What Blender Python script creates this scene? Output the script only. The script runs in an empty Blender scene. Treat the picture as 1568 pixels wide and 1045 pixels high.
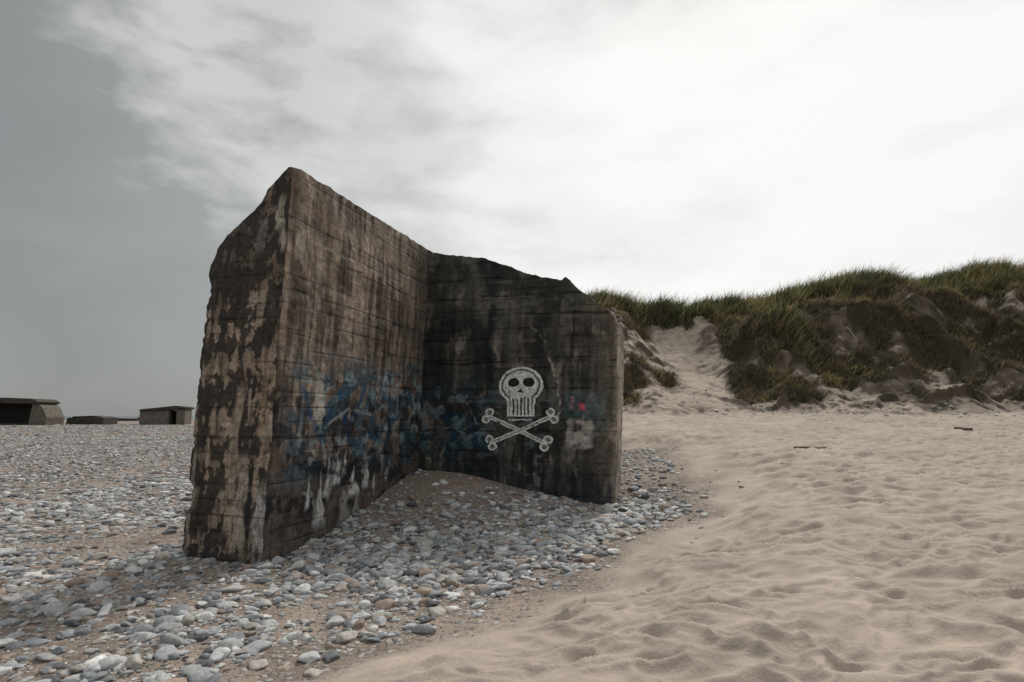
import bpy, math, numpy as np
from mathutils import Vector
rng=np.random.default_rng(7)
# ------------------------------------------------------------------ noise
_perm=rng.permutation(256); _perm=np.concatenate([_perm,_perm,_perm]).astype(np.int32)
_g=rng.normal(size=(256,3)); _g/=np.linalg.norm(_g,axis=1)[:,None]; _g=_g.astype(np.float32)
def perlin(x,y,z=0.0):
    x,y,z=np.broadcast_arrays(np.asarray(x,np.float32),np.asarray(y,np.float32),np.asarray(z,np.float32))
    xi=np.floor(x).astype(np.int64);yi=np.floor(y).astype(np.int64);zi=np.floor(z).astype(np.int64)
    xf=(x-xi).astype(np.float32);yf=(y-yi).astype(np.float32);zf=(z-zi).astype(np.float32)
    u=xf*xf*xf*(xf*(xf*6-15)+10);v=yf*yf*yf*(yf*(yf*6-15)+10);w=zf*zf*zf*(zf*(zf*6-15)+10)
    xi&=255;yi&=255;zi&=255
    def c(i,j,k):
        h=_perm[_perm[_perm[(xi+i)&255]+((yi+j)&255)]+((zi+k)&255)]
        g=_g[h]
        return g[...,0]*(xf-i)+g[...,1]*(yf-j)+g[...,2]*(zf-k)
    def L(a,b,t): return a+(b-a)*t
    return 1.5*L(L(L(c(0,0,0),c(1,0,0),u),L(c(0,1,0),c(1,1,0),u),v),L(L(c(0,0,1),c(1,0,1),u),L(c(0,1,1),c(1,1,1),u),v),w)
def fbm(x,y,z=0.0,o=4,g=.5):
    r=0;a=1;f=1
    for i in range(o):
        r=r+a*perlin(np.asarray(x)*f+i*17.3,np.asarray(y)*f-i*9.1,np.asarray(z)*f+i*3.7);a*=g;f*=2.03
    return r
def ss(t): t=np.clip(t,0,1); return t*t*(3-2*t)
def lerp(a,b,t): return a+(b-a)*t
def mixc(c,col,m): return c*(1-m[...,None])+np.array(col)*m[...,None]

# ------------------------------------------------------------------ terrain
BY=[0,3.0,3.6,4.0,4.8,5.95,6.8,7.7,9,10.1,12.8,13.8,16,19]
BX=[-3,-1.8,-1.4,-.90,0.05,1.0,1.8,2.5,3.0,3.1,3.5,1.5,-4,-6]
CX=[-6,0,4.6,6.25,9,11.3,13.6,15.95,17.9,19.4,20.9,23.6,25.9,34,60]
CZ=[6.5,7.1,7.2,6.6,6.8,6.9,7.4,8.0,8.6,7.8,8.1,8.7,8.8,9.2,9]
HUM=[(11.15,23.0,1.5,1.2,1.0),(5.0,27.0,1.2,.3,1.0),(8.9,26.0,1.2,.6,1.0),(15.3,24.5,1.6,1.0,.9),(18.9,25,1.5,.8,.7),
     (16.8,22.3,1.3,.9,.8),(9.9,20.9,.7,.3,.6),(13.6,21.2,1.0,.5,.7),(20.5,22.5,1.4,.9,.8),(7.2,27.2,.9,.3,.7),(18.5,20.8,.9,.4,.6),
     (13.0,25.8,1.0,.5,.8),(23,24.5,1.5,.8,.8),(10.2,26.8,1.1,.3,.9),(4.9,24.8,.7,.3,.8),(5.4,26.2,.8,.3,.8)]
crng=np.random.default_rng(21)
CL=[(crng.uniform(3.5,26),crng.uniform(19.4,27),crng.uniform(.22,.65),crng.uniform(.5,1.)) for _ in range(150)]
CL=[c_ for c_ in CL if not (abs(c_[0]-6.4-.28*(c_[1]-20))<1.7 and crng.uniform()<.8)]
def bdist(X,Y):
    w=.28*fbm(X*1.1,Y*1.1,4.2,3)
    return (X-np.interp(Y,BY,BX))*.75+w
def dune_t(X,Y):
    Yf=18.6+1.3*perlin(X*.16,3.3,1.0)+.6*perlin(X*.7,8.1,2.0)
    return (Y-Yf)/(28.0-Yf)
def gully(X,Y):
    cx=X-6.5-.25*(Y-20)+.5*perlin(Y*.5,2.,2.);wd=2.0+1.9*ss((25-Y)/5)
    return np.exp(-(cx*cx)/wd)
def ledge(X,Y):
    q=Y*.8+.9*perlin(X*.40,Y*.3,16.)+.45*perlin(X*1.2,Y*.8,17.)+.15*perlin(X*4,Y*3,18.)+.4
    fr=q-np.floor(q);lw=ss(.35+1.9*perlin(X*.5+.3*np.floor(q),5.,15.+np.floor(q)))
    return fr,lw
def height(X,Y,fine=True):
    X=np.asarray(X,np.float64);Y=np.asarray(Y,np.float64)
    d=bdist(X,Y)
    ramp=.09*np.clip(np.where(Y<20,Y-3,17),0,None)
    h=ramp*ss((X+2.2)/6.2)
    sand=ss(d/1.6)
    h=h+.2*sand*ss((X+3)/3)
    r2=(X+1.6)**2+(Y-9.95)**2
    h=h+.64*np.exp(-r2/3.9)
    h=h-.16*np.exp(-((X-1.6)**2+(Y-8.9)**2)/1.5)
    h=h-.1*ss(-d/2)*ss((X+3)/3)*ss((7.5-Y)/2)
    h=h+.05*fbm(X*.35,Y*.35,1.5,3)
    near=ss((24-Y)/6)
    sm=ss((d-.05)/.9)*near
    wx=X+.20*perlin(X*1.3,Y*1.3,9.)+.06*perlin(X*4,Y*4,10.);wy=Y+.20*perlin(X*1.3,Y*1.3,19.)+.06*perlin(X*4,Y*4,20.)
    n=perlin(wx*1.8+wy*1.3,wy*4.8-wx*1.0,2.5)
    n2=perlin(wx*3.4+wy*2.0,wy*8.6-wx*1.6,7.5)
    n3=perlin(wx*8.,wy*14.0,3.5)
    big=perlin(wx*.7,wy*1.1,8.5)
    amp=.75+.5*perlin(X*.5,Y*.5,29.)
    h=h+sm*(.03*big+amp*(.064*(1-np.abs(n)*2.2)+.042*(1-np.abs(n2)*2.0))+.010*n3)
    h=h+(1-sm)*near*(.012*perlin(X*4,Y*4,5.5)+.02*perlin(X*1.5,Y*1.5,6.5))
    # dune
    t=dune_t(X,Y)
    C=np.interp(X,CX,CZ)
    tt=np.clip(t,0,1)
    f=.03*ss(tt/.08)+.97*(.55*tt**1.35+.45*ss(tt*1.05))
    fade=ss((X+5)/8.5)
    base=np.where(t>0,1,0)*fade
    gu=gully(X,Y)
    rough=1-.7*gu
    rg=1-2.0*np.abs(fbm(X*.55+.2*Y,Y*.5,18.,3))
    lump=(.60*fbm(X*.36,Y*.40,11.,3)*ss(tt/.3)+.16*fbm(X*1.3,Y*1.5,14.,4)*ss(tt/.1)+.34*rg*ss((X-7)/4)*ss((tt-.15)/.2))*(1-.75*ss((tt-.75)/.25))*rough
    fr,lw=ledge(X,Y)
    led=.46*(ss(fr/.13)-fr)*ss(tt/.02)*(1-ss((tt-.45)/.35))*lw*(1-.85*gu)
    dn=(C-1.75)*f+lump+led+.035*fbm(X*4.5,Y*4.5,19.,3)*ss(tt/.05)
    dn=dn-.35*gu*ss((tt-.25)/.2)*(1-ss((tt-.75)/.2))
    for hx,hy,hr,ha,hg in HUM:
        dn=dn+ha*np.exp(-((X-hx)**2+((Y-hy)*1.3)**2)/(hr*hr))*ss(tt/.1)
    past=np.clip(Y-28.5,0,None)
    dn=dn-past*.12*np.exp(-past/60)
    h=h+base*dn
    # shoreline
    h=np.where((Y>60)&(X<-5),h-3.0*ss((Y-230)/120),h)
    h=np.where(X<-250,h-3.0*ss((-X-250)/100),h)
    return h
def gmask(X,Y):
    X=np.asarray(X,float);Y=np.asarray(Y,float);out=np.zeros(X.shape);sel=(Y>17.5)&(Y<48)&(X>-4)&(X<60)
    X=X[sel];Y=Y[sel]
    t=dune_t(X,Y)
    g=ss((t-.74+.14*perlin(X*.7,3.,3.))/.08)*ss((1.8-t)/.3)*np.clip(.8+1.3*fbm(X*.6,Y*.5,31.,3),.0,1.2)
    for hx,hy,hr,ha,hg in HUM:
        g=g+1.25*hg*np.exp(-((X-hx)**2+((Y-hy)*1.2)**2)/(hr*hr*.75))*ss(.8+1.2*fbm(X*1.3,Y*1.3,36.,3))
    g=g+.9*ss((X-9)/5)*ss((t-.14)/.12)*ss(.22+3.2*fbm(X*.7,Y*1.0,33.,4))
    g=g-.9*ss(3.0*fbm(X*.8,Y*1.1,35.,3)-.2)*ss((.95-t)/.08)
    g=np.clip(g,0,2)
    g=g-1.0*gully(X,Y)*ss((.86-t)/.2)
    g=np.clip(g,0,2)
    for hx,hy,hr,hg in CL:
        g=g+hg*np.exp(-((X-hx)**2+(Y-hy)**2)/(hr*hr))
    g=g*ss((t-.05)/.05)
    out[sel]=np.clip(g*ss((X+3)/5),0,1)
    return out

def mkmesh(name,co,faces,nside,cols=None,smooth=True,mat=None):
    me=bpy.data.meshes.new(name)
    nv=len(co);nf=len(faces)
    me.vertices.add(nv);me.vertices.foreach_set("co",np.asarray(co,np.float32).ravel())
    me.loops.add(nf*nside);me.loops.foreach_set("vertex_index",np.asarray(faces,np.int32).ravel())
    me.polygons.add(nf);me.polygons.foreach_set("loop_start",np.arange(nf,dtype=np.int32)*nside)
    me.polygons.foreach_set("loop_total",np.full(nf,nside,np.int32))
    me.polygons.foreach_set("use_smooth",np.full(nf,smooth))
    me.update(calc_edges=True)
    if cols is not None:
        a=me.color_attributes.new("Col",'FLOAT_COLOR','POINT')
        a.data.foreach_set("color",np.asarray(cols,np.float32).ravel())
    ob=bpy.data.objects.new(name,me);bpy.context.scene.collection.objects.link(ob)
    if mat: me.materials.append(mat)
    return ob

# ------------------------------------------------------------------ materials
def newmat(name,rough=.9,spec=.2):
    m=bpy.data.materials.new(name);m.use_nodes=True
    nt=m.node_tree;b=nt.nodes['Principled BSDF'];b.inputs['Roughness'].default_value=rough
    b.inputs['Specular IOR Level'].default_value=spec
    return m,nt,b
def N(nt,t,**k):
    n=nt.nodes.new(t)
    for a,v in k.items():
        if a in n.inputs: n.inputs[a].default_value=v
        else: setattr(n,a,v)
    return n
def math_(nt,op,a,b=None,clamp=False):
    n=nt.nodes.new('ShaderNodeMath');n.operation=op;n.use_clamp=clamp
    for i,v in enumerate((a,b)):
        if v is None: continue
        if isinstance(v,(int,float)): n.inputs[i].default_value=v
        else: nt.links.new(v,n.inputs[i])
    return n.outputs[0]
def mixrgb(nt,mode,f,a,b):
    n=nt.nodes.new('ShaderNodeMix');n.data_type='RGBA';n.blend_type=mode
    for s,v in ((n.inputs['Factor'],f),(n.inputs[6],a),(n.inputs[7],b)):
        if isinstance(v,(int,float)): s.default_value=v
        elif isinstance(v,tuple): s.default_value=(*v,1)
        else: nt.links.new(v,s)
    return n.outputs[2]
def ramp(nt,src,pts):
    n=nt.nodes.new('ShaderNodeValToRGB');nt.links.new(src,n.inputs[0])
    el=n.color_ramp.elements
    while len(el)<len(pts): el.new(.5)
    for e,(p,c) in zip(el,pts):
        e.position=p; e.color=(c,c,c,1) if isinstance(c,(int,float)) else (*c,1)
    return n.outputs[0]

# ground material
gm,nt,b=newmat("ground_mat",.95,.1)
at=N(nt,'ShaderNodeAttribute',attribute_name="Col");geo=N(nt,'ShaderNodeNewGeometry');pos=geo.outputs['Position']
def tex(t,scale,**k):
    n=N(nt,t,Scale=scale,**k);nt.links.new(pos,n.inputs['Vector']);return n
v1=tex('ShaderNodeTexVoronoi',17.);v2=tex('ShaderNodeTexVoronoi',45.);n1=tex('ShaderNodeTexNoise',220.,Detail=3.);n2=tex('ShaderNodeTexNoise',2.5,Detail=6.);n3=tex('ShaderNodeTexNoise',30.,Detail=5.)
sp=ramp(nt,math_(nt,'MULTIPLY',v1.outputs['Distance'],1.0),[(0,1.),(.35,.9),(.5,.0)])
hs=N(nt,'ShaderNodeSeparateColor');nt.links.new(v1.outputs['Color'],hs.inputs[0])
stone=ramp(nt,hs.outputs[0],[(0,(.13,.12,.11)),(.4,(.28,.26,.24)),(.75,(.40,.39,.37)),(1,(.58,.565,.54))])
sel=math_(nt,'GREATER_THAN',hs.outputs[1],.4)
hs2=N(nt,'ShaderNodeSeparateColor');nt.links.new(v2.outputs['Color'],hs2.inputs[0])
stone2=ramp(nt,hs2.outputs[0],[(0,(.11,.09,.075)),(.5,(.25,.215,.185)),(.8,(.38,.35,.32)),(1,(.55,.52,.49))])
m2=math_(nt,'MULTIPLY',math_(nt,'MULTIPLY',at.outputs['Alpha'],math_(nt,'GREATER_THAN',hs2.outputs[1],.35)),ramp(nt,v2.outputs['Distance'],[(0,1.),(.38,1.),(.5,0.)]))
m1=math_(nt,'MULTIPLY',math_(nt,'MULTIPLY',at.outputs['Alpha'],sel),sp)
c=mixrgb(nt,'MULTIPLY',1.0,at.outputs['Color'],ramp(nt,n2.outputs[0],[(.3,.85),(.7,1.1)]))
c=mixrgb(nt,'MULTIPLY',1.0,c,ramp(nt,n1.outputs[0],[(.3,.78),(.7,1.2)]))
c=mixrgb(nt,'MIX',m2,c,stone2);c=mixrgb(nt,'MIX',m1,c,stone)
nt.links.new(c,b.inputs['Base Color'])
hh=math_(nt,'ADD',math_(nt,'MULTIPLY',m1,1.2),math_(nt,'ADD',math_(nt,'MULTIPLY',m2,.6),math_(nt,'ADD',math_(nt,'MULTIPLY',n3.outputs[0],.7),math_(nt,'MULTIPLY',n1.outputs[0],.1))))
bp=N(nt,'ShaderNodeBump',Strength=.8,Distance=.015);nt.links.new(hh,bp.inputs['Height']);nt.links.new(bp.outputs[0],b.inputs['Normal'])

# concrete material (vertex painted weathering + fine detail)
def concrete(name,scl=1.):
    m,nt,b=newmat(name,.88,.25)
    at=N(nt,'ShaderNodeAttribute',attribute_name="Col");geo=N(nt,'ShaderNodeNewGeometry')
    def tx(t,s,**k):
        n=N(nt,t,Scale=s*scl,**k);nt.links.new(geo.outputs['Position'],n.inputs['Vector']);return n
    a=tx('ShaderNodeTexNoise',14.,Detail=9.,Roughness=.75);f=tx('ShaderNodeTexNoise',70.,Detail=5.,Roughness=.7);v=tx('ShaderNodeTexVoronoi',32.)
    c=mixrgb(nt,'MULTIPLY',1.,at.outputs['Color'],ramp(nt,a.outputs[0],[(.3,.5),(.5,.95),(.72,1.55)]))
    c=mixrgb(nt,'MULTIPLY',1.,c,ramp(nt,f.outputs[0],[(.3,.6),(.7,1.35)]))
    pit=ramp(nt,v.outputs['Distance'],[(0,.2),(.2,1.),(1,1.)])
    c=mixrgb(nt,'MULTIPLY',.65,c,pit)
    nt.links.new(c,b.inputs['Base Color'])
    h=math_(nt,'ADD',math_(nt,'MULTIPLY',at.outputs['Alpha'],1.2),math_(nt,'ADD',math_(nt,'MULTIPLY',a.outputs[0],1.3),math_(nt,'ADD',math_(nt,'MULTIPLY',f.outputs[0],.5),math_(nt,'MULTIPLY',pit,.3))))
    bp=N(nt,'ShaderNodeBump',Strength=1.,Distance=.024);nt.links.new(h,bp.inputs['Height']);nt.links.new(bp.outputs[0],b.inputs['Normal'])
    return m
cm=concrete("weathered_concrete_mat")
cm2=concrete("far_concrete_mat",.15)

# pebble material
pm,nt,b=newmat("pebble_mat",.75,.3)
at=N(nt,'ShaderNodeAttribute',attribute_name="Col");geo=N(nt,'ShaderNodeNewGeometry')
a=N(nt,'ShaderNodeTexNoise',Scale=35.,Detail=6.);nt.links.new(geo.outputs['Position'],a.inputs['Vector'])
nt.links.new(mixrgb(nt,'MULTIPLY',1.,at.outputs['Color'],ramp(nt,a.outputs[0],[(.3,.72),(.7,1.22)])),b.inputs['Base Color'])
bp=N(nt,'ShaderNodeBump',Strength=.5,Distance=.008);nt.links.new(a.outputs[0],bp.inputs['Height']);nt.links.new(bp.outputs[0],b.inputs['Normal'])

# grass material
grm,nt,b=newmat("marram_grass_mat",.7,.15)
at=N(nt,'ShaderNodeAttribute',attribute_name="Col");nt.links.new(at.outputs['Color'],b.inputs['Base Color'])
tr=N(nt,'ShaderNodeBsdfTranslucent');nt.links.new(at.outputs['Color'],tr.inputs[0])
mx=N(nt,'ShaderNodeMixShader');mx.inputs[0].default_value=.35
nt.links.new(b.outputs[0],mx.inputs[1]);nt.links.new(tr.outputs[0],mx.inputs[2]);nt.links.new(mx.outputs[0],nt.nodes['Material Output'].inputs[0])

# ------------------------------------------------------------------ ground sheet
th=np.concatenate([np.linspace(-62,62,1200),np.linspace(66,294,58)])*math.pi/180
rr=np.concatenate([[.02,.5,1.,1.5,2.0],np.exp(np.linspace(math.log(2.4),math.log(18),400)),np.linspace(18.1,33,290)[1:],np.exp(np.linspace(math.log(33.3),math.log(5000),100))])
TH,RR=np.meshgrid(th,rr);X=RR*np.sin(TH);Y=RR*np.cos(TH)
Z=height(X,Y)
nr,na=X.shape
i=np.arange(nr-1)[:,None]*na;j=np.arange(na)[None,:];j2=(j+1)%na
F=np.stack([i+j,i+j2,i+na+j2,i+na+j],-1).reshape(-1,4)
dist=bdist(X,Y);sandm=ss((dist+.15)/.5)
col=np.zeros(X.shape+(3,))+np.array([.445,.372,.308])
vary=fbm(X*.6,Y*.6,41.,4)
col*=(1+.09*vary)[...,None]
peb=np.array([.24,.19,.155])
col=col*sandm[...,None]+(1-sandm)[...,None]*lerp(peb,np.array([.36,.285,.23]),ss(.4+1.2*fbm(X*.8,Y*.8,42.,4))[...,None])
md=np.exp(-((X+1.6)**2+(Y-9.95)**2)/2.2);col=mixc(col,(.29,.22,.17),np.clip(md*1.2,0,1)*(1-sandm))
t=dune_t(X,Y);onD=ss(t/.03)*ss((X+4)/4)
g=gmask(X,Y)
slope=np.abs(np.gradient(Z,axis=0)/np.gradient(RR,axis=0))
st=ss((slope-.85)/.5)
dc=np.zeros(X.shape+(3,))+np.array([.45,.375,.305])
gu=gully(X,Y)
dn=ss(2.4*fbm(X*.55,Y*.95,51.,5)-.15+.42*ss((X-9)/6)-.6*gu)*ss(t/.05)
dc=mixc(dc,(.135,.11,.085),dn*.85)
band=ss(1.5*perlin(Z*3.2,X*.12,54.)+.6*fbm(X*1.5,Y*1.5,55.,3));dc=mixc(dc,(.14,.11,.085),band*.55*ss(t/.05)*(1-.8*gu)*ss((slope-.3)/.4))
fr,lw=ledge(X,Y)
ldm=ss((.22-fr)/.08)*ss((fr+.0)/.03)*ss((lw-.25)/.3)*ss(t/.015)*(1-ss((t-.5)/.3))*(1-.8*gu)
dc=mixc(dc,(.055,.042,.032),ldm*.9)  # overhang shade of the ledges painted into the scarp colour
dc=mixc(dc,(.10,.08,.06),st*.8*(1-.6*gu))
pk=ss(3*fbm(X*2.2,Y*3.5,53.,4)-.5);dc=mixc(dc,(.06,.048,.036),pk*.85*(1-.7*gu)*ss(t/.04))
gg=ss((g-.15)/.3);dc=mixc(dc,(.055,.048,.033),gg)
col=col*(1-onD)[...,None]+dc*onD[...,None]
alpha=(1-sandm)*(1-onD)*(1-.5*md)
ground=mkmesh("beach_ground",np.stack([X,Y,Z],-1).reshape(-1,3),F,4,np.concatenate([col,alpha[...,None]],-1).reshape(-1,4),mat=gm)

# sea
sm_,nt,b=newmat("sea_mat",.25,.5);b.inputs['Base Color'].default_value=(.08,.11,.12,1)
w=N(nt,'ShaderNodeTexNoise',Scale=.6,Detail=5.);geo=N(nt,'ShaderNodeNewGeometry');nt.links.new(geo.outputs['Position'],w.inputs['Vector'])
bp=N(nt,'ShaderNodeBump',Strength=.6,Distance=.5);nt.links.new(w.outputs[0],bp.inputs['Height']);nt.links.new(bp.outputs[0],b.inputs['Normal'])
mkmesh("sea",[(-6000,-6000,-1.4),(6000,-6000,-1.4),(6000,6000,-1.4),(-6000,6000,-1.4)],[(0,1,2,3)],4,mat=sm_)

# ------------------------------------------------------------------ main bunker
P0=np.array([-2.69,6.35]);D=np.array([.279,.9603]);E=np.array([.9603,-.279]);AL=3.78;TK=1.02;LR=3.35;TL=1.09
PC=[(0,4.52),(.06,4.52),(.2,4.37),(.33,4.24),(.39,4.12),(.57,3.97),(.87,3.74),(1.0,3.58),(TL,3.34)]
PB=[(0,4.54),(.31,4.45),(1.05,4.34),(1.3,4.24),(1.77,4.02),(2.40,3.84),(2.46,3.89),(2.54,3.85),(2.62,3.74),(2.94,3.47),(3.22,3.24),(3.35,3.02)]
def topC(b,a): return np.interp(-b,*zip(*PC))+.013*a+.04*fbm(a*2.5,b*5,61.,4)*(1-ss(1-a*5))*ss(-b*6)+.014*fbm(a*5,3.,64.,3)
def topB(b,a): return np.interp(b,*zip(*PB))+.025*fbm(b*5.,a*3,62.,4)
ARR=[(0,0,1.),(0,-TL,.55),(AL,LR,.6),(AL+TK,LR,.7)]
def place(a,b,z):
    a,b,z=np.broadcast_arrays(a,b,z)
    a=a.astype(float);b=b.astype(float)
    a0,b0=a,b
    for ea,eb,ks in ARR:
        dd=np.hypot(a0-ea,b0-eb);k=np.clip(1-dd/.14,0,1)*ks
        amt=k*(.02+.09*np.clip(perlin(ea+eb,z*2.1,71.+ea)+.6*perlin(eb,z*6.,72.)+.3*perlin(eb,z*15,73.),0,1))
        ca,cb=(.5,-.5) if (ea==0) else (AL+.5,2.8)
        a=a+amt*np.sign(ca-ea);b=b+amt*np.sign(cb-eb)
    sc=.020;q=1.9
    a=a+sc*fbm(a0*q,b0*q,z*q+5,3)+.006*perlin(a0*11,b0*11,z*11)
    b=b+sc*fbm(a0*q,b0*q,z*q+25,3)+.006*perlin(a0*11,b0*11,z*11+40)
    b=b+.02*z*np.clip(b0/LR,0,1)
    return np.stack([P0[0]+a*D[0]+b*E[0]+.028*z,P0[1]+a*D[1]+b*E[1],z],-1)
def box(x,x0,x1,e): return ss((x-x0)/e+.5)*ss((x1-x)/e+.5)
def boards(u,z,seed,sp=.17):
    k=z/sp+.12*perlin(u*.5,seed,1.)
    i=np.floor(k);f=k-i
    ln=np.exp(-(np.minimum(f,1-f)/.07)**2)
    tone=perlin(i*3.77+.5,np.floor(u/1.7+i*.37)*2.3+.3,seed)
    return ln,tone
def concrete_cols(u,z,seed,base,var=.35):
    ln,tone=boards(u,z,seed)
    c=np.zeros(u.shape+(3,))+np.array(base)
    l=1+var*.5*tone+var*.9*fbm(u*1.1,z*1.4,seed,5)+var*1.3*fbm(u*9,z*.45,seed+3,4)+.7*var*fbm(u*2,z*8,seed+5,3)+.7*var*fbm(u*7,z*7,seed+6,3)
    vis=ss(.35+1.5*fbm(u*.8,z*3,seed+9,3))
    l=l*(1-.34*ln*vis)
    c=c*np.clip(l,.15,3)[...,None]
    s=ss((fbm(u*2.2,z*.8,seed+12,5)-.05)/.5);c=mixc(c,np.array(base)*.28,s*.6)
    s=ss((fbm(u*8.5,z*.5,seed+15,5)-.10)/.3);c=mixc(c,np.array(base)*.2,s*.65)
    s=ss((fbm(u*5.5,z*1.9,seed+22,5)-.34)/.25);c=mixc(c,(.46,.40,.34),s*.45)
    hgt=1-.8*ln*vis+.3*tone
    return c,hgt
grids=[]
def grid(a,b,z,cols,h):
    grids.append((place(a,b,z),np.concatenate([cols,h[...,None]],-1)))
ZB=-.5
# face A : inner face of long wall
na_,nz=340,430
U,V=np.meshgrid(np.linspace(0,AL,na_),np.linspace(0,1,nz));zt=topC(0*U,U);Zz=ZB+(zt-ZB)*V
c,h=concrete_cols(U,Zz,101.,(.325,.256,.205),.42)
c=mixc(c,(.38,.31,.24),ss((Zz-3.95)/.15)*ss(.5+fbm(U*9,Zz*.8,131.,3))*.6)
c=mixc(c,(.06,.05,.042),ss((Zz-4.0)/.3)*ss(fbm(U*7,Zz*.6,138.,4)*2)*.7)
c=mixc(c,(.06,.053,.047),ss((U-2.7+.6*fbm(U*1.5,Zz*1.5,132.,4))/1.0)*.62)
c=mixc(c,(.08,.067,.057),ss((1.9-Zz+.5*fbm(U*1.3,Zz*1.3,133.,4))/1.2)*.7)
n=fbm(U*2.3,Zz*3.0,134.,5)
bl=ss((n+.04)/.14)*box(Zz,.85,2.15+.08*U,.45)*ss((U-.1)/.3)
c=mixc(c,(.03,.105,.165),bl*.75)
n=fbm(U*5.,Zz*6.,135.,5);bw=ss((n-.22)/.1)*box(Zz,1.1,2.3,.5)*ss((U-.3)/.4)
c=mixc(c,(.33,.43,.46),bw*.7)
n=fbm(U*4.2,Zz*2.0,136.,5);bw=ss((n-.22)/.08)*box(Zz,.2,1.2,.3)*box(U,.5,2.8,.4)
c=mixc(c,(.50,.50,.47),bw*.6)
n=fbm(U*3.,Zz*3.,137.,5);c=mixc(c,(.016,.02,.028),ss((n-.04)/.14)*box(Zz,.3,1.9,.4)*.75)
def dripA(a0,w,z0,z1,colr,k=.8,tri=.55):
    global c
    e=.35*w*perlin(Zz*6,a0*3.,141.)
    ww=w*((1-tri)+tri*ss((z1-Zz)/(z1-z0)))
    m=ss((ww-np.abs(U-a0-e*1.5))/(.35*w)+.2)*box(Zz,z0,z1,.12)*ss(.85+fbm(U*8,Zz*8,142.,3))
    c=mixc(c,colr,m*k)
dripA(.80,.14,1.5,2.12,(.56,.51,.45),.92,.3);dripA(1.45,.045,3.3,3.98,(.50,.43,.36),.7);dripA(1.28,.06,2.45,3.1,(.48,.42,.35),.7);dripA(1.36,.03,2.3,2.75,(.48,.42,.35),.6)
dripA(.25,.13,3.45,3.85,(.48,.41,.34),.75,.3)
for a0,w_,z0,z1 in ((.98,.11,.28,.95),(1.13,.05,.6,1.2),(1.34,.08,.72,1.12),(1.76,.17,.52,.95),(2.08,.10,.60,.95),(1.5,.05,.85,1.2),(2.3,.05,.55,.8),(.72,.05,.5,.9)): dripA(a0,w_,z0,z1,(.80,.79,.76),.97,.9)
dripA(2.5,.12,1.9,2.3,(.40,.46,.48),.7);dripA(2.9,.04,1.4,2.1,(.42,.4,.36),.6);dripA(.5,.05,1.2,1.9,(.35,.42,.45),.6);dripA(3.2,.05,1.0,1.9,(.05,.06,.07),.6)
def strokeA(P,wd,colr,k):
    global c
    for (x0,y0),(x1,y1) in zip(P[:-1],P[1:]):
        px,py=U+.04*perlin(Zz*3,x0,1.)-x0,Zz-y0;dx,dy=x1-x0,y1-y0;t_=np.clip((px*dx+py*dy)/(dx*dx+dy*dy),0,1)
        d_=np.hypot(px-t_*dx,py-t_*dy);c=mixc(c,colr,np.clip(1.6-d_/wd,0,1)*k*ss(.7+1.2*fbm(U*6,Zz*6,152.,3)))
strokeA([(.45,1.95),(.9,1.3),(1.3,1.9),(1.5,1.35),(1.9,2.0)],.035,(.02,.09,.20),.85)
strokeA([(2.1,1.3),(2.4,2.0),(2.8,1.5),(2.6,1.2),(2.1,1.3)],.03,(.03,.12,.22),.8)
strokeA([(1.0,1.45),(1.5,1.7),(2.1,1.62)],.02,(.42,.47,.48),.7);strokeA([(2.3,1.8),(2.5,2.2),(2.75,1.85),(3.0,2.25)],.018,(.45,.5,.5),.7)
strokeA([(.6,1.0),(1.4,.85),(2.2,1.1),(3.2,.95)],.03,(.015,.02,.03),.8)
ck=np.exp(-((Zz-3.73-.05*perlin(U*3,1.,1.))/.02)**2)*ss((U-.3)/.1)*ss((1.6-U)/.2);c=mixc(c,(.45,.38,.31),ck*.7)
for zl,w_ in ((2.05,.02),(3.05,.018),(2.55,.012),(1.35,.014),(3.6,.014)):
    ck=np.exp(-((Zz-zl-.06*perlin(U*1.2,zl,2.))/w_)**2)*ss(.35+fbm(U*2,zl,3.,2));c=mixc(c,(.03,.025,.02),ck*.7);h=h-ck*1.1
cr=np.exp(-((U-.55-.08*perlin(Zz*1.5,4.,4.))/.012)**2)*box(Zz,2.2,3.6,.3);c=mixc(c,(.04,.03,.03),cr*.7)
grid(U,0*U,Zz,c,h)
# face C : end of long wall
nb=140
W,V=np.meshgrid(np.linspace(0,TL,nb),np.linspace(0,1,nz));zt=topC(-W,0*W);Zz=ZB+(zt-ZB)*V
c,h=concrete_cols(W,Zz,201.,(.36,.28,.212),.38)
n=fbm(W*4.6,Zz*3.0,231.,6,.68)+.45*fbm(W*13,Zz*2.2,232.,4)
dk=ss((n+.2+.1*np.sin(Zz*2.3))/.18);c=mixc(c,(.038,.034,.031),dk*.9);h=h+dk*1.0
tpd=ss((Zz-2.95)/.3);c=mixc(c,(.06,.055,.047),tpd*.75*ss(.8+fbm(W*3,Zz*2,234.,4)))
ln,tone=boards(W,Zz,235.,.34);c=mixc(c,(.03,.026,.022),ln*.45*ss(.5+fbm(W*3,Zz*3,236.,3)))
def dripC(w0,w,z0,z1,colr,k=.85):
    global c
    e=.5*w*perlin(Zz*4,w0*7.,241.)
    m=ss((w-np.abs(W-w0-e))/(.4*w)+.2)*box(Zz,z0,z1,.15)*ss(.9+fbm(W*8,Zz*5,242.,3));c=mixc(c,colr,m*k)
dripC(.34,.085,.1,1.15,(.54,.46,.37));dripC(.08,.09,-.1,.85,(.56,.51,.46));dripC(.48,.07,.3,1.9,(.48,.38,.29));dripC(1.03,.03,.2,1.2,(.42,.35,.28))
dripC(.1,.05,3.6,4.15,(.50,.44,.36));dripC(.17,.04,3.72,4.0,(.52,.47,.40));dripC(.06,.04,3.5,3.7,(.5,.45,.38));dripC(.36,.07,3.5,3.9,(.27,.26,.24),.6)
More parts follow.
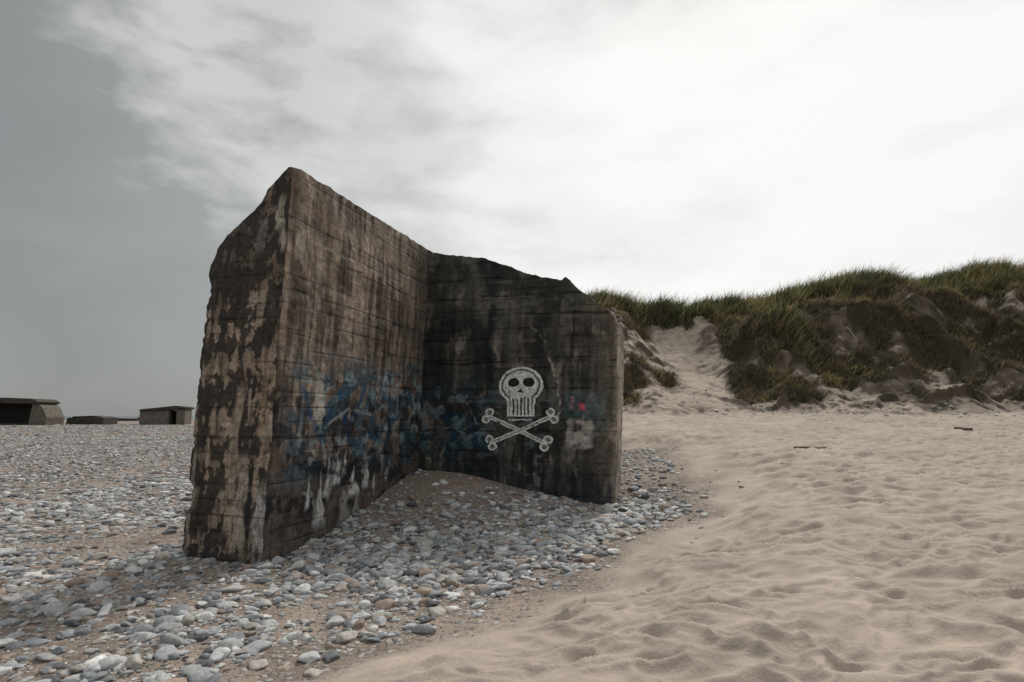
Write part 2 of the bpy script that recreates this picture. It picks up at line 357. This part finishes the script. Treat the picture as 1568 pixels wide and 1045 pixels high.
dripC(.15,.05,1.4,2.3,(.40,.29,.20),.7);dripC(.22,.03,0.,1.2,(.02,.02,.02),.7)
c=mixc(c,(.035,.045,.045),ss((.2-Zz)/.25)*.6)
grid(0*W,-W,Zz,c,h)
# face B : shorter wall, carries the graffiti
nb=330
U,V=np.meshgrid(np.linspace(0,LR,nb),np.linspace(0,1,nz));zt=topB(U,AL+0*U);Zz=ZB+(zt-ZB)*V
def colsB(U,Zz):
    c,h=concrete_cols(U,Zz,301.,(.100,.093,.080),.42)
    c=mixc(c,(.16,.155,.12),ss((Zz-3.0+.3*fbm(U*1.5,Zz*2,331.,4))/.7)*.45)
    c=mixc(c,(.20,.16,.125),ss((U-2.75+.25*fbm(U*1.5,Zz*2,332.,4))/.5)*.5)
    c=mixc(c,(.014,.017,.018),ss((fbm(U*1.6,Zz*.9,333.,5)+.08)/.3)*.65*ss((3.4-U)/1.2))
    st_=box(U,.85,1.4,.3)*ss(.6+fbm(U*6,Zz*1,334.,3));c=mixc(c,(.016,.026,.028),st_*.65)
    n=fbm(U*2.5,Zz*3.,335.,5);c=mixc(c,(.015,.045,.07),ss((n-.02)/.16)*box(Zz,.8,2.1,.5)*ss((1.7-U)/.5)*.75)
    n=fbm(U*5,Zz*5,336.,5);c=mixc(c,(.17,.25,.29),ss((n-.26)/.1)*box(Zz,1.1,2.1,.4)*ss((1.5-U)/.5)*.6)
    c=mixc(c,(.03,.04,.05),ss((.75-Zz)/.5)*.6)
    for zl,w_,k in ((3.62,.02,.8),(3.3,.014,.6),(2.9,.014,.5),(2.5,.012,.6),(2.05,.012,.5),(1.35,.014,.6),(3.95,.016,.6)):
        off=.05*perlin(U*1.5,zl,5.)
        ck=np.exp(-((Zz-zl-off)/w_)**2)*ss(.45+fbm(U*2,zl,6.,2));c=mixc(c,(.015,.013,.012),ck*.75);h=h-ck*1.2
        lt=np.exp(-((Zz-zl-off+.06)/.03)**2)*ss(fbm(U*2.5,zl,7.,3)*1.5);c=mixc(c,(.28,.25,.21),lt*k*.8)
    c=mixc(c,(.34,.29,.24),ss((U-LR+.07+.03*fbm(Zz*3,2.,8.,3))/.05)*.6)
    gx=(U-1.769)/.0113;gz=(2.02-Zz)/.0109
    def patch(x0,x1,y0,y1,colr,k,e=6):
        nonlocal c
        m=box(gx+4*perlin(gz*.1,x0,1.),x0,x1,e)*box(gz+4*perlin(gx*.1,y0,2.),y0,y1,e)*ss(.8+fbm(gx*.08,gz*.08,341.+x0,4));c=mixc(c,colr,m*k)
    patch(70,106,44,86,(.50,.45,.40),.95);patch(126,152,50,78,(.42,.34,.28),.75);patch(136,152,60,110,(.28,.21,.17),.5)
    patch(64,112,2,42,(.09,.22,.24),.35);patch(108,125,4,60,(.14,.21,.22),.5)
    patch(72,78,8,28,(.46,.26,.28),.75,3);patch(87,96,20,30,(.65,.12,.16),.95,3);patch(100,110,4,16,(.30,.26,.27),.5,4)
    patch(45,58,-40,60,(.22,.21,.18),.35);patch(58,110,-140,-120,(.2,.2,.15),.4);patch(-60,20,-150,-128,(.22,.21,.17),.4)
    patch(-28,-8,-130,-20,(.10,.10,.085),.4);patch(70,80,44,110,(.3,.27,.24),.4);patch(24,34,96,150,(.34,.31,.28),.6,4)
    n=fbm(gx*.03,gz*.05,351.,4);c=mixc(c,(.20,.24,.25),ss((n-.22)/.12)*box(gx,-110,120,20)*box(gz,10,100,20)*.4)
    def line(P,wd,colr,k):
        nonlocal c
        for (x0,y0),(x1,y1) in zip(P[:-1],P[1:]):
            wx_=gx+3*perlin(gz*.12,x0*.3,1.);px,py=wx_-x0,gz-y0;dx,dy=x1-x0,y1-y0;t_=np.clip((px*dx+py*dy)/(dx*dx+dy*dy),0,1)
            d_=np.hypot(px-t_*dx,py-t_*dy);c=mixc(c,colr,np.clip(1.6-d_/wd,0,1)*k*ss(.6+1.2*fbm(gx*.1,gz*.1,352.,3)))
    line([(5,-108),(24,-88),(36,-72)],.8,(.38,.34,.29),.6);line([(40,-50),(48,-30),(55,-12),(57,8),(62,25),(58,40)],1.5,(.46,.42,.37),.85)
    line([(-90,80),(-60,62),(-40,74),(-20,70)],1.3,(.25,.33,.38),.7);line([(-80,20),(-66,50),(-90,62)],1.3,(.25,.33,.38),.7);line([(-20,110),(10,126),(50,118)],1.2,(.16,.20,.23),.4)
    line([(-120,30),(-100,70),(-80,40),(-64,84)],2.,(.02,.07,.14),.8);line([(-126,60),(-104,56),(-84,66)],1.4,(.22,.30,.34),.6)
    return c,h
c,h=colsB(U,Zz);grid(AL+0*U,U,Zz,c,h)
# face D
Wd,V=np.meshgrid(np.linspace(0,TK,60),np.linspace(0,1,200));Zz=ZB+(topB(LR+0*Wd,AL+Wd)-ZB)*V
c,h=concrete_cols(Wd,Zz,401.,(.50,.43,.36),.3);grid(AL+Wd,LR+0*Wd,Zz,c,h)
# back and outer sides
Bb,V=np.meshgrid(np.linspace(-TL,LR,160),np.linspace(0,1,160));zt=np.where(Bb<0,topC(Bb,AL+TK+0*Bb),topB(Bb,AL+TK+0*Bb));Zz=ZB+(zt-ZB)*V
c,h=concrete_cols(Bb,Zz,501.,(.3,.25,.2),.35);grid(AL+TK+0*Bb,Bb,Zz,c,h)
Ua,V=np.meshgrid(np.linspace(0,AL+TK,160),np.linspace(0,1,nz));Zz=ZB+(topC(-TL+0*Ua,Ua)-ZB)*V
c,h=concrete_cols(Ua,Zz,601.,(.3,.25,.2),.35);grid(Ua,-TL+0*Ua,Zz,c,h)
# tops
Ua,Bb=np.meshgrid(np.linspace(0,AL+TK,160),np.linspace(-TL,0,60));c,h=concrete_cols(Ua,Bb*2,701.,(.16,.14,.11),.4);grid(Ua,Bb,topC(Bb,Ua),c,h)
Ua,Bb=np.meshgrid(np.linspace(AL,AL+TK,50),np.linspace(0,LR,200));c,h=concrete_cols(Ua,Bb*2,801.,(.2,.17,.14),.4);grid(Ua,Bb,topB(Bb,Ua),c,h)
co=[];fa=[];cc=[];off=0
for p,cl in grids:
    n0,n1=p.shape[:2];i=np.arange(n0-1)[:,None]*n1;j=np.arange(n1-1)[None,:]
    fa.append(np.stack([i+j,i+j+1,i+n1+j+1,i+n1+j],-1).reshape(-1,4)+off);co.append(p.reshape(-1,3));cc.append(cl.reshape(-1,4));off+=n0*n1
bunker=mkmesh("concrete_bunker",np.concatenate(co),np.concatenate(fa),4,np.concatenate(cc),mat=cm)

# graffiti : thin paint film 5 mm proud of the wall
gxl=np.linspace(-62,62,260);gzl=np.linspace(-44,94,300);GX,GZ=np.meshgrid(gxl,gzl)
wx=GX+.8*perlin(GX*.15,GZ*.15,1.);wy=GZ+.8*perlin(GX*.15,GZ*.15,9.)
def ell(cx,cy,rx,ry): 
    k=np.hypot((wx-cx)/rx,(wy-cy)/ry);return (k-1)*min(rx,ry)
def seg(x0,y0,x1,y1):
    px,py=wx-x0,wy-y0;dx,dy=x1-x0,y1-y0;t_=np.clip((px*dx+py*dy)/(dx*dx+dy*dy),0,1);return np.hypot(px-t_*dx,py-t_*dy)
hw=21-.06*(wy-8);jaw=np.maximum(np.abs(wx-1)-hw,np.maximum(wy-38,-(wy-4)))
sk=np.minimum(ell(0,-10,32,28),jaw)
val=np.zeros_like(GX)-1
val=np.where(sk<0,.62,val);val=np.where((sk<0)&(sk>-3.6),1.,val);val=np.where((sk<-3.6)&(sk>-5.6),.10,val)
inn=np.minimum(ell(0,-10,24.5,20.5),np.maximum(np.abs(wx-1)-15,np.maximum(wy-35,-(wy))))
val=np.where(inn<0,.92,val)
eye=np.minimum(ell(-10,-14,8.2,7.0),ell(12,-14,8.2,7.0));val=np.where(eye<0,0.02,val)
ns=np.maximum(np.abs(wx-1)-(wy+6)*.55,np.maximum(-(wy+6),wy-1));val=np.where(ns<0,.02,val)
for tx in (-9.5,-4.2,1,6.2,11.5):
    val=np.where((np.abs(wx-tx)<1.1)&(wy>10)&(wy<36),.03,val)
val=np.where((np.abs(wy-42.5)<1.6)&(np.abs(wx-1)<16),.75,val)
for x0,y0,x1,y1 in ((-42,38,36,76),(44,38,-36,76)):
    s_=seg(x0,y0,x1,y1);val=np.where(s_<3.4,.95,val);val=np.where((s_<.8),.3,val)
    L=math.hypot(x1-x0,y1-y0);dx,dy=(x1-x0)/L,(y1-y0)/L
    for ex,ey,sg in ((x0,y0,-1),(x1,y1,1)):
        for q in (-1,1):
            kx,ky=ex+sg*dx*3-q*dy*6,ey+sg*dy*3+q*dx*6
            k=np.hypot(wx-kx,wy-ky);val=np.where(k<6.6,.95,val);val=np.where(k<3.4,.25,val)
wear=fbm(GX*.16,GZ*.16,77.,4)
val=np.where((val>.1)&(wear>.62),-1,val)
S=1.769+GX*.0119;ZZ=2.00-GZ*.0109
p=place(AL+0*S,S,ZZ);p[...,0]-=D[0]*.005;p[...,1]-=D[1]*.005
n0,n1=GX.shape;i=np.arange(n0-1)[:,None]*n1;j=np.arange(n1-1)[None,:]
F=np.stack([i+j,i+j+1,i+n1+j+1,i+n1+j],-1).reshape(-1,4);keep=(val.ravel()[F]>=0).all(1);F=F[keep]
tone=np.clip(val,0,1)*(1+.14*wear)
cg=np.stack([tone*.86,tone*.86,tone*.82,np.ones_like(tone)],-1);cg[...,:3]+=.012
graf=mkmesh("skull_and_crossbones_paint",p.reshape(-1,3),F,4,cg.reshape(-1,4),mat=concrete("graffiti_paint_mat"))
graf.parent=bunker

# ------------------------------------------------------------------ pebbles
import bmesh
def ico(sub):
    bm=bmesh.new();bmesh.ops.create_icosphere(bm,subdivisions=sub,radius=1);bm.verts.ensure_lookup_table()
    v=np.array([x.co[:] for x in bm.verts]);f=np.array([[q.index for q in x.verts] for x in bm.faces]);bm.free();return v,f
def stone_variants(sub,nvar):
    v,f=ico(sub);out=[]
    for k in range(nvar):
        ns=rng.normal(size=(9,3));ns/=np.linalg.norm(ns,axis=1)[:,None];ds=rng.uniform(.62,1.0,9)
        dt=v@ns.T;r=np.where(dt>.05,ds/np.maximum(dt,.05),9);r=np.minimum(r.min(1),1.15)
        p=v*r[:,None]*(1+.04*rng.normal(size=(len(v),1)));out.append(p)
    return out,f
PALET=np.array([[.46,.465,.455],[.59,.58,.555],[.34,.35,.355],[.22,.23,.24],[.41,.38,.34],[.34,.265,.21],[.11,.11,.12],[.67,.66,.63],[.42,.43,.425],[.39,.33,.28]])
PW=np.array([.2,.11,.17,.15,.10,.08,.06,.05,.1,.07]);PW/=PW.sum()
allco=[];allf=[];allc=[];voff=0
def add_stones(x,y,r,sub,nvar=10,sink=.25,flat=(.26,.5)):
    global voff
    if len(x)==0: return
    var,f=stone_variants(sub,nvar);z=height(x,y);idx=rng.integers(0,nvar,len(x))
    for k in range(nvar):
        m=np.where(idx==k)[0]
        if len(m)==0: continue
        M=len(m);s=np.stack([r[m],r[m]*rng.uniform(.5,.92,M),r[m]*rng.uniform(flat[0],flat[1],M)],-1)
        p=var[k][None]*s[:,None,:]
        tl=rng.normal(0,.28,M);ct,st_=np.cos(tl),np.sin(tl)
        p=np.stack([p[...,0],p[...,1]*ct[:,None]-p[...,2]*st_[:,None],p[...,1]*st_[:,None]+p[...,2]*ct[:,None]],-1)
        an=rng.uniform(0,6.283,M);ca,sa=np.cos(an),np.sin(an)
        p=np.stack([p[...,0]*ca[:,None]-p[...,1]*sa[:,None],p[...,0]*sa[:,None]+p[...,1]*ca[:,None],p[...,2]],-1)
        p[...,0]+=x[m][:,None];p[...,1]+=y[m][:,None];p[...,2]+=(z[m]+s[:,2]*sink)[:,None]
        nv=p.shape[1];cl=PALET[rng.choice(len(PALET),M,p=PW)]*rng.uniform(.75,1.15,(M,1))
        cl=np.repeat(np.concatenate([cl,np.ones((M,1))],1)[:,None],nv,1)
        allf.append((f[None]+(np.arange(M)*nv)[:,None,None]+voff).reshape(-1,3));allco.append(p.reshape(-1,3));allc.append(cl.reshape(-1,4));voff+=M*nv
def dens(x,y):
    d=bdist(x,y);m=ss((-d+.1)/.45)*(.4+.6*ss((-d-.1)/.8))
    mound=np.exp(-((x+1.35)**2+(y-9.5)**2)/1.8);m=m*(1-.82*mound)
    m=m*(1-.7*np.exp(-((x+5.2)**2/1.6+(y-8.2)**2/2.6)))
    m=m*np.clip(.86+1.1*fbm(x*.75,y*.75,91.,3),.15,1)
    ra=(x-P0[0])*D[0]+(y-P0[1])*D[1];rb=(x-P0[0])*E[0]+(y-P0[1])*E[1]
    ins=((rb<-.02)&(rb>-TL+.02)&(ra>.02)&(ra<AL+TK))|((ra>AL+.02)&(ra<AL+TK)&(rb>-1)&(rb<LR))
    return np.where(ins,0,m)
def sample(n,x0,x1,y0,y1,cond=None):
    x=rng.uniform(x0,x1,n);y=rng.uniform(y0,y1,n);m=rng.uniform(size=n)<dens(x,y)
    m&=np.abs(x)<y*.98+1.5
    return x[m],y[m]
x,y=sample(38000,-9,4.5,2.6,14.5);r=np.exp(rng.normal(math.log(.018),.32,len(x)));nm=y<6
add_stones(x[nm],y[nm],r[nm],2);add_stones(x[~nm],y[~nm],r[~nm],1)
x,y=sample(18000,-9,4.5,2.6,14.5);r=np.clip(np.exp(rng.normal(math.log(.042),.36,len(x))),.02,.11);nm=y<6
add_stones(x[nm],y[nm],r[nm],3,14);add_stones(x[~nm],y[~nm],r[~nm],2,14)
x,y=sample(1600,-9,3.5,2.8,11);add_stones(x,y,rng.uniform(.055,.10,len(x)),3,14,.3)
n_=3200;tb=rng.uniform(0,1,n_);x=-2.4+tb*4.6+rng.normal(0,.25,n_);y=6.4+1.8*tb-.5*np.sin(tb*3.1)+rng.normal(0,.5,n_);m=(rng.uniform(size=n_)<dens(x,y));x,y=x[m],y[m]
add_stones(x,y,np.clip(np.exp(rng.normal(math.log(.050),.3,len(x))),.02,.10),2,14,.45)
x,y=sample(85000,-45,-4,9,46);add_stones(x,y,np.exp(rng.normal(math.log(.054),.35,len(x))),1)
x,y=sample(26000,-110,-18,40,115);add_stones(x,y,np.exp(rng.normal(math.log(.11),.35,len(x))),1)
x=rng.uniform(-1,6,300);y=rng.uniform(2.8,14,300);dd=bdist(x,y);m=(dd>0)&(rng.uniform(size=300)<np.exp(-dd*2.0));add_stones(x[m],y[m],rng.uniform(.012,.04,m.sum()),2)
x=rng.uniform(6,22,220);y=rng.normal(18.8,.8,220);add_stones(x,y,rng.uniform(.02,.10,220),2)
peb_ob=mkmesh("beach_pebbles",np.concatenate(allco),np.concatenate(allf),3,np.concatenate(allc),mat=pm)
print("pebble faces",len(peb_ob.data.polygons))

# ------------------------------------------------------------------ marram grass
def blades(n,x0,x1,y0,y1):
    x=rng.uniform(x0,x1,n);y=rng.uniform(y0,y1,n);g_=gmask(x,y);m=rng.uniform(size=n)<np.clip((g_-.2)*1.6,0,1);return x[m],y[m]
x,y=blades(16000,2,36,18.5,31)
k=26
X_=np.repeat(x,k)+rng.normal(0,.12,len(x)*k);Y_=np.repeat(y,k)+rng.normal(0,.12,len(x)*k)
tuftv=np.repeat(rng.uniform(size=len(x)),k);M=len(X_);print("blades",M)
zb=height(X_,Y_)-.05;tt=dune_t(X_,Y_)
top=ss((tt-.7)/.15)
hm=np.exp(-((X_-11.15)**2+((Y_-23)*1.3)**2)/2.5)+.7*np.exp(-((X_-8.7)**2+((Y_-26)*1.3)**2)/1.6)
Lb=rng.uniform(.3,.85,M)*(.55+.45*np.clip(np.maximum(top,hm),0,1))*(.45+.95*tuftv**1.5)
an=rng.uniform(0,6.283,M);lean=rng.uniform(.05,.6,M);lx=np.cos(an)*lean+.25;ly=np.sin(an)*lean-.1*(1-top)
droop=rng.uniform(.0,.4,M)+.2*(1-np.clip(top+hm,0,1))
w=rng.uniform(.010,.020,M);wa=rng.uniform(0,3.14,M);wxv=np.cos(wa)*w;wyv=np.sin(wa)*w*.5
pts=[]
for f_,wf in ((0,1.),(.5,.8),(1.,.12)):
    cx=X_+lx*Lb*f_*(.6+.6*f_);cy=Y_+ly*Lb*f_*(.6+.6*f_);cz=zb+Lb*(f_-droop*f_*f_)
    pts.append(np.stack([cx-wxv*wf,cy-wyv*wf,cz],-1));pts.append(np.stack([cx+wxv*wf,cy+wyv*wf,cz],-1))
pc=np.stack(pts,1);base_=(np.arange(M)*6)[:,None]
F=np.concatenate([base_+np.array([[0,1,3,2]]),base_+np.array([[2,3,5,4]])])
mixv=rng.uniform(size=M)
green=np.array([.11,.145,.055]);yel=np.array([.36,.29,.14]);brn=np.array([.15,.12,.08]);dkg=np.array([.045,.065,.03])
pn=fbm(X_*.5,Y_*.5,95.,3)
wg=np.clip(.22+.75*top+.8*hm+pn*.9,0.1,1)
cb=np.where((mixv<wg)[:,None],np.where((rng.uniform(size=M)<.36+.6*pn+.25*(1-top))[:,None],yel,np.where((rng.uniform(size=M)<.5)[:,None],green,dkg)),brn)
cb=cb*rng.uniform(.6,1.3,(M,1))
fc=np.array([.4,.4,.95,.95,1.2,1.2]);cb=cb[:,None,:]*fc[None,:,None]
mkmesh("dune_marram_grass",pc.reshape(-1,3),F,4,np.concatenate([cb,np.ones((M,6,1))],-1).reshape(-1,4),mat=grm)

# ------------------------------------------------------------------ distant bunkers
def far_bunker(name,loc,rot,parts):
    emp=bpy.data.objects.new(name,None);bpy.context.scene.collection.objects.link(emp);emp.location=loc;emp.rotation_euler=(rot[0],rot[1],rot[2])
    for pn_,poly,y0,y1,colr in parts:
        n=len(poly);bm=bmesh.new()
        fr=[bm.verts.new((px,y0,pz)) for px,pz in poly];bk=[bm.verts.new((px,y1,pz)) for px,pz in poly]
        bm.faces.new(fr);bm.faces.new(bk[::-1])
        for q in range(n): bm.faces.new([fr[q],bk[q],bk[(q+1)%n],fr[(q+1)%n]])
        bmesh.ops.recalc_face_normals(bm,faces=bm.faces)
        bmesh.ops.bevel(bm,geom=bm.edges[:],offset=.09,segments=2,affect='EDGES')
        me=bpy.data.meshes.new(pn_);bm.to_mesh(me);bm.free()
        a=me.color_attributes.new("Col",'FLOAT_COLOR','POINT');vc=np.tile(np.array([*colr,.5],np.float32),(len(me.vertices),1))
        a.data.foreach_set("color",vc.ravel())
        me.materials.append(cm2);o=bpy.data.objects.new(pn_,me);bpy.context.scene.collection.objects.link(o);o.parent=emp
    return emp
dk=(.03,.03,.028);md_=(.07,.062,.052);lt=(.16,.14,.115)
far_bunker("concrete_bunker.001",(-92,100,-.1),(0,math.radians(.8),0),[
 ("roof_slab",[(-9,3.9),(9.6,3.9),(10.0,4.2),(9.0,4.75),(4.5,4.9),(-9,4.7)],-1.2,4,md_),
 ("side_wall",[(8.2,0),(11.2,0),(11.3,1.6),(10.3,3.4),(9.5,3.93),(8.6,3.93)],-.6,3.6,lt),
 ("pier_wall",[(-9,0),(-3.5,0),(-3.2,3.93),(-9,3.93)],.2,3.6,md_),
 ("embrasure_step",[(-3.45,0),(8.1,0),(8.3,.5),(-3.3,.4)],-.3,1.6,md_),
 ("embrasure_back",[(-3.4,.3),(8.3,.3),(8.5,3.93),(-3.2,3.93)],2.8,3.5,dk)])  # embrasure back near-black: darkness of the opening put into its colour
far_bunker("concrete_bunker.002",(-63.3,104,-.1),(0,math.radians(-1),math.radians(10)),[
 ("roof_slab",[(-3.9,2.6),(3.9,2.85),(4.0,3.2),(2.2,3.5),(-1.0,3.2),(-3.7,2.95)],-.4,4,md_),
 ("front_wall_a",[(-3.8,-.3),(1.1,-.3),(1.1,2.7),(-3.8,2.58)],-.1,3.5,lt),
 ("front_wall_b",[(2.3,-.3),(3.7,-.3),(3.7,2.82),(2.3,2.74)],-.1,3.5,lt),
 ("doorway_back",[(1.05,-.3),(2.35,-.3),(2.35,2.73),(1.05,2.68)],2.5,3.4,dk)])  # recess back near-black too, shade of the opening painted in
far_bunker("concrete_bunker.003",(-79,106,-.1),(0,0,0),[
 ("sunken_block",[(-3.4,-.3),(3.6,-.3),(3.5,1.35),(2.2,1.6),(-3.2,1.35)],0,4,md_),
 ("broken_cap",[(-2.8,1.37),(1.5,1.5),(1.2,1.75),(-2.5,1.6)],.5,3,dk)])
far_bunker("concrete_bunker.004",(-123,180,-.2),(0,0,0),[
 ("low_wall",[(-9,-.3),(7,-.3),(7,.9),(-9,1.2)],0,4,md_),("broken_block",[(5.5,-.3),(10,-.3),(9.5,1.9),(6.2,1.4)],-1,4.5,lt)])

# ------------------------------------------------------------------ driftwood
wm,nt,b=newmat("driftwood_mat",.9,.1)
a=N(nt,'ShaderNodeTexNoise',Scale=20.,Detail=5.);nt.links.new(ramp(nt,a.outputs[0],[(.3,(.06,.045,.035)),(.7,(.16,.125,.10))]),b.inputs['Base Color'])
def stick(name,x,y,L,ang,r):
    bm=bmesh.new();rings=[];z0=max(float(height(x+s*L*math.cos(ang),y+s*L*math.sin(ang))) for s in (-.5,-.25,0,.25,.5))
    for q in range(10):
        f_=q/9;cx=x+(f_-.5)*L*math.cos(ang);cy=y+(f_-.5)*L*math.sin(ang)+.012*math.sin(f_*5);cz=z0+r*.3+.006*math.sin(f_*7)
        rad=r*(1-.45*f_)*(1+.15*math.sin(q*2.3));rings.append([bm.verts.new((cx-math.sin(ang)*rad*math.cos(t_),cy+math.cos(ang)*rad*math.cos(t_),cz+rad*math.sin(t_))) for t_ in np.linspace(0,2*math.pi,9)[:-1]])
    for q in range(9):
        for s_ in range(8): bm.faces.new([rings[q][s_],rings[q][(s_+1)%8],rings[q+1][(s_+1)%8],rings[q+1][s_]])
    bm.faces.new(rings[0][::-1]);bm.faces.new(rings[-1])
    me=bpy.data.meshes.new(name);bm.to_mesh(me);bm.free();me.materials.append(wm);o=bpy.data.objects.new(name,me);bpy.context.scene.collection.objects.link(o)
stick("driftwood_stick",5.72,11.1,.62,.02,.02);stick("driftwood_stick.001",10.9,13.9,.34,-.5,.045)

# ------------------------------------------------------------------ sun, world, camera
sunaz=math.radians(22);sunel=math.radians(48)
sd=Vector((math.sin(sunaz)*math.cos(sunel),math.cos(sunaz)*math.cos(sunel),math.sin(sunel)))
sl=bpy.data.lights.new("sun","SUN");sl.energy=2.4;sl.angle=math.radians(9);sl.color=(1,.96,.90)
so=bpy.data.objects.new("sun",sl);bpy.context.scene.collection.objects.link(so);so.rotation_euler=sd.to_track_quat('Z','Y').to_euler()
wd=bpy.data.worlds.new("World");bpy.context.scene.world=wd;wd.use_nodes=True;nt=wd.node_tree
out=nt.nodes['World Output'];bg=nt.nodes['Background'];bg.inputs[1].default_value=.08
sk_=N(nt,'ShaderNodeTexSky');sk_.sky_type='NISHITA';sk_.sun_disc=False;sk_.sun_elevation=sunel;sk_.sun_rotation=sunaz
nt.links.new(sk_.outputs[0],bg.inputs[0])
tc=N(nt,'ShaderNodeTexCoord');vec=tc.outputs['Generated']
def dotn(v):
    n=nt.nodes.new('ShaderNodeVectorMath');n.operation='DOT_PRODUCT';nt.links.new(vec,n.inputs[0]);n.inputs[1].default_value=v;return n.outputs['Value']
def dirv(az,el):
    az,el=math.radians(az),math.radians(el);return (math.sin(az)*math.cos(el),math.cos(az)*math.cos(el),math.sin(el))
gl=dotn(dirv(22,20))
mp=N(nt,'ShaderNodeMapping');nt.links.new(vec,mp.inputs[0]);mp.inputs['Scale'].default_value=(1.,1.,2.4);mp.inputs['Location'].default_value=(3.1,1.7,.4)
cn=N(nt,'ShaderNodeTexNoise',Scale=1.7,Detail=6.,Roughness=.5,Distortion=.3);nt.links.new(mp.outputs[0],cn.inputs['Vector'])
cn2=N(nt,'ShaderNodeTexNoise',Scale=4.5,Detail=7.,Roughness=.55,Distortion=.2);nt.links.new(mp.outputs[0],cn2.inputs['Vector'])
cn3=N(nt,'ShaderNodeTexNoise',Scale=7.,Detail=8.,Roughness=.55,Distortion=.2);nt.links.new(mp.outputs[0],cn3.inputs['Vector'])
# small sunlit cloud in the upper left: soft region broken up by noise so no outline shows
cb_=ramp(nt,dotn(dirv(-24,30.5)),[(.955,0.),(.999,1.)])
cb2=ramp(nt,dotn(dirv(-17,28)),[(.975,0.),(.999,.9)])
reg=math_(nt,'MAXIMUM',cb_,cb2)
cmv=math_(nt,'ADD',math_(nt,'MULTIPLY',reg,.62),math_(nt,'MULTIPLY',math_(nt,'SUBTRACT',cn3.outputs[0],.5),1.5))
cm_=math_(nt,'MULTIPLY',math_(nt,'MULTIPLY',ramp(nt,cmv,[(.22,0.),(.62,1.)]),ramp(nt,reg,[(0,0.),(.4,1.)])),.62)
f_=math_(nt,'ADD',gl,math_(nt,'ADD',math_(nt,'MULTIPLY',math_(nt,'SUBTRACT',cn.outputs[0],.5),.34),math_(nt,'MULTIPLY',math_(nt,'SUBTRACT',cn2.outputs[0],.5),.24)))
cl=ramp(nt,math_(nt,'MULTIPLY',math_(nt,'ADD',f_,1.),.5),
 [(0,(.46,.475,.49)),(.5,(.44,.455,.46)),(.66,(.33,.345,.345)),(.74,(.28,.29,.285)),(.86,(.37,.38,.37)),(.92,(.62,.63,.61)),(.96,(.90,.90,.875)),(1,(1.0,.99,.965))])
cl=mixrgb(nt,'MIX',cm_,cl,(.80,.80,.78))
zen=ramp(nt,dotn((0,0,1)),[(.70,0.),(.9,1.)])
cl=mixrgb(nt,'MIX',zen,cl,(.70,.71,.72))
bg2=N(nt,'ShaderNodeBackground');nt.links.new(cl,bg2.inputs[0]);bg2.inputs[1].default_value=1.
ms=N(nt,'ShaderNodeMixShader');ms.inputs[0].default_value=.93
nt.links.new(bg.outputs[0],ms.inputs[1]);nt.links.new(bg2.outputs[0],ms.inputs[2]);nt.links.new(ms.outputs[0],out.inputs[0])

cd=bpy.data.cameras.new("camera");cd.lens=20;cd.sensor_width=36;cd.clip_end=20000;cd.clip_start=.05
cam=bpy.data.objects.new("camera",cd);bpy.context.scene.collection.objects.link(cam);cam.location=(0,0,1.6);cam.rotation_euler=(math.radians(97.5),0,0)
bpy.context.scene.camera=cam
vs=bpy.context.scene.view_settings;vs.view_transform='Standard';vs.look='None';vs.exposure=0
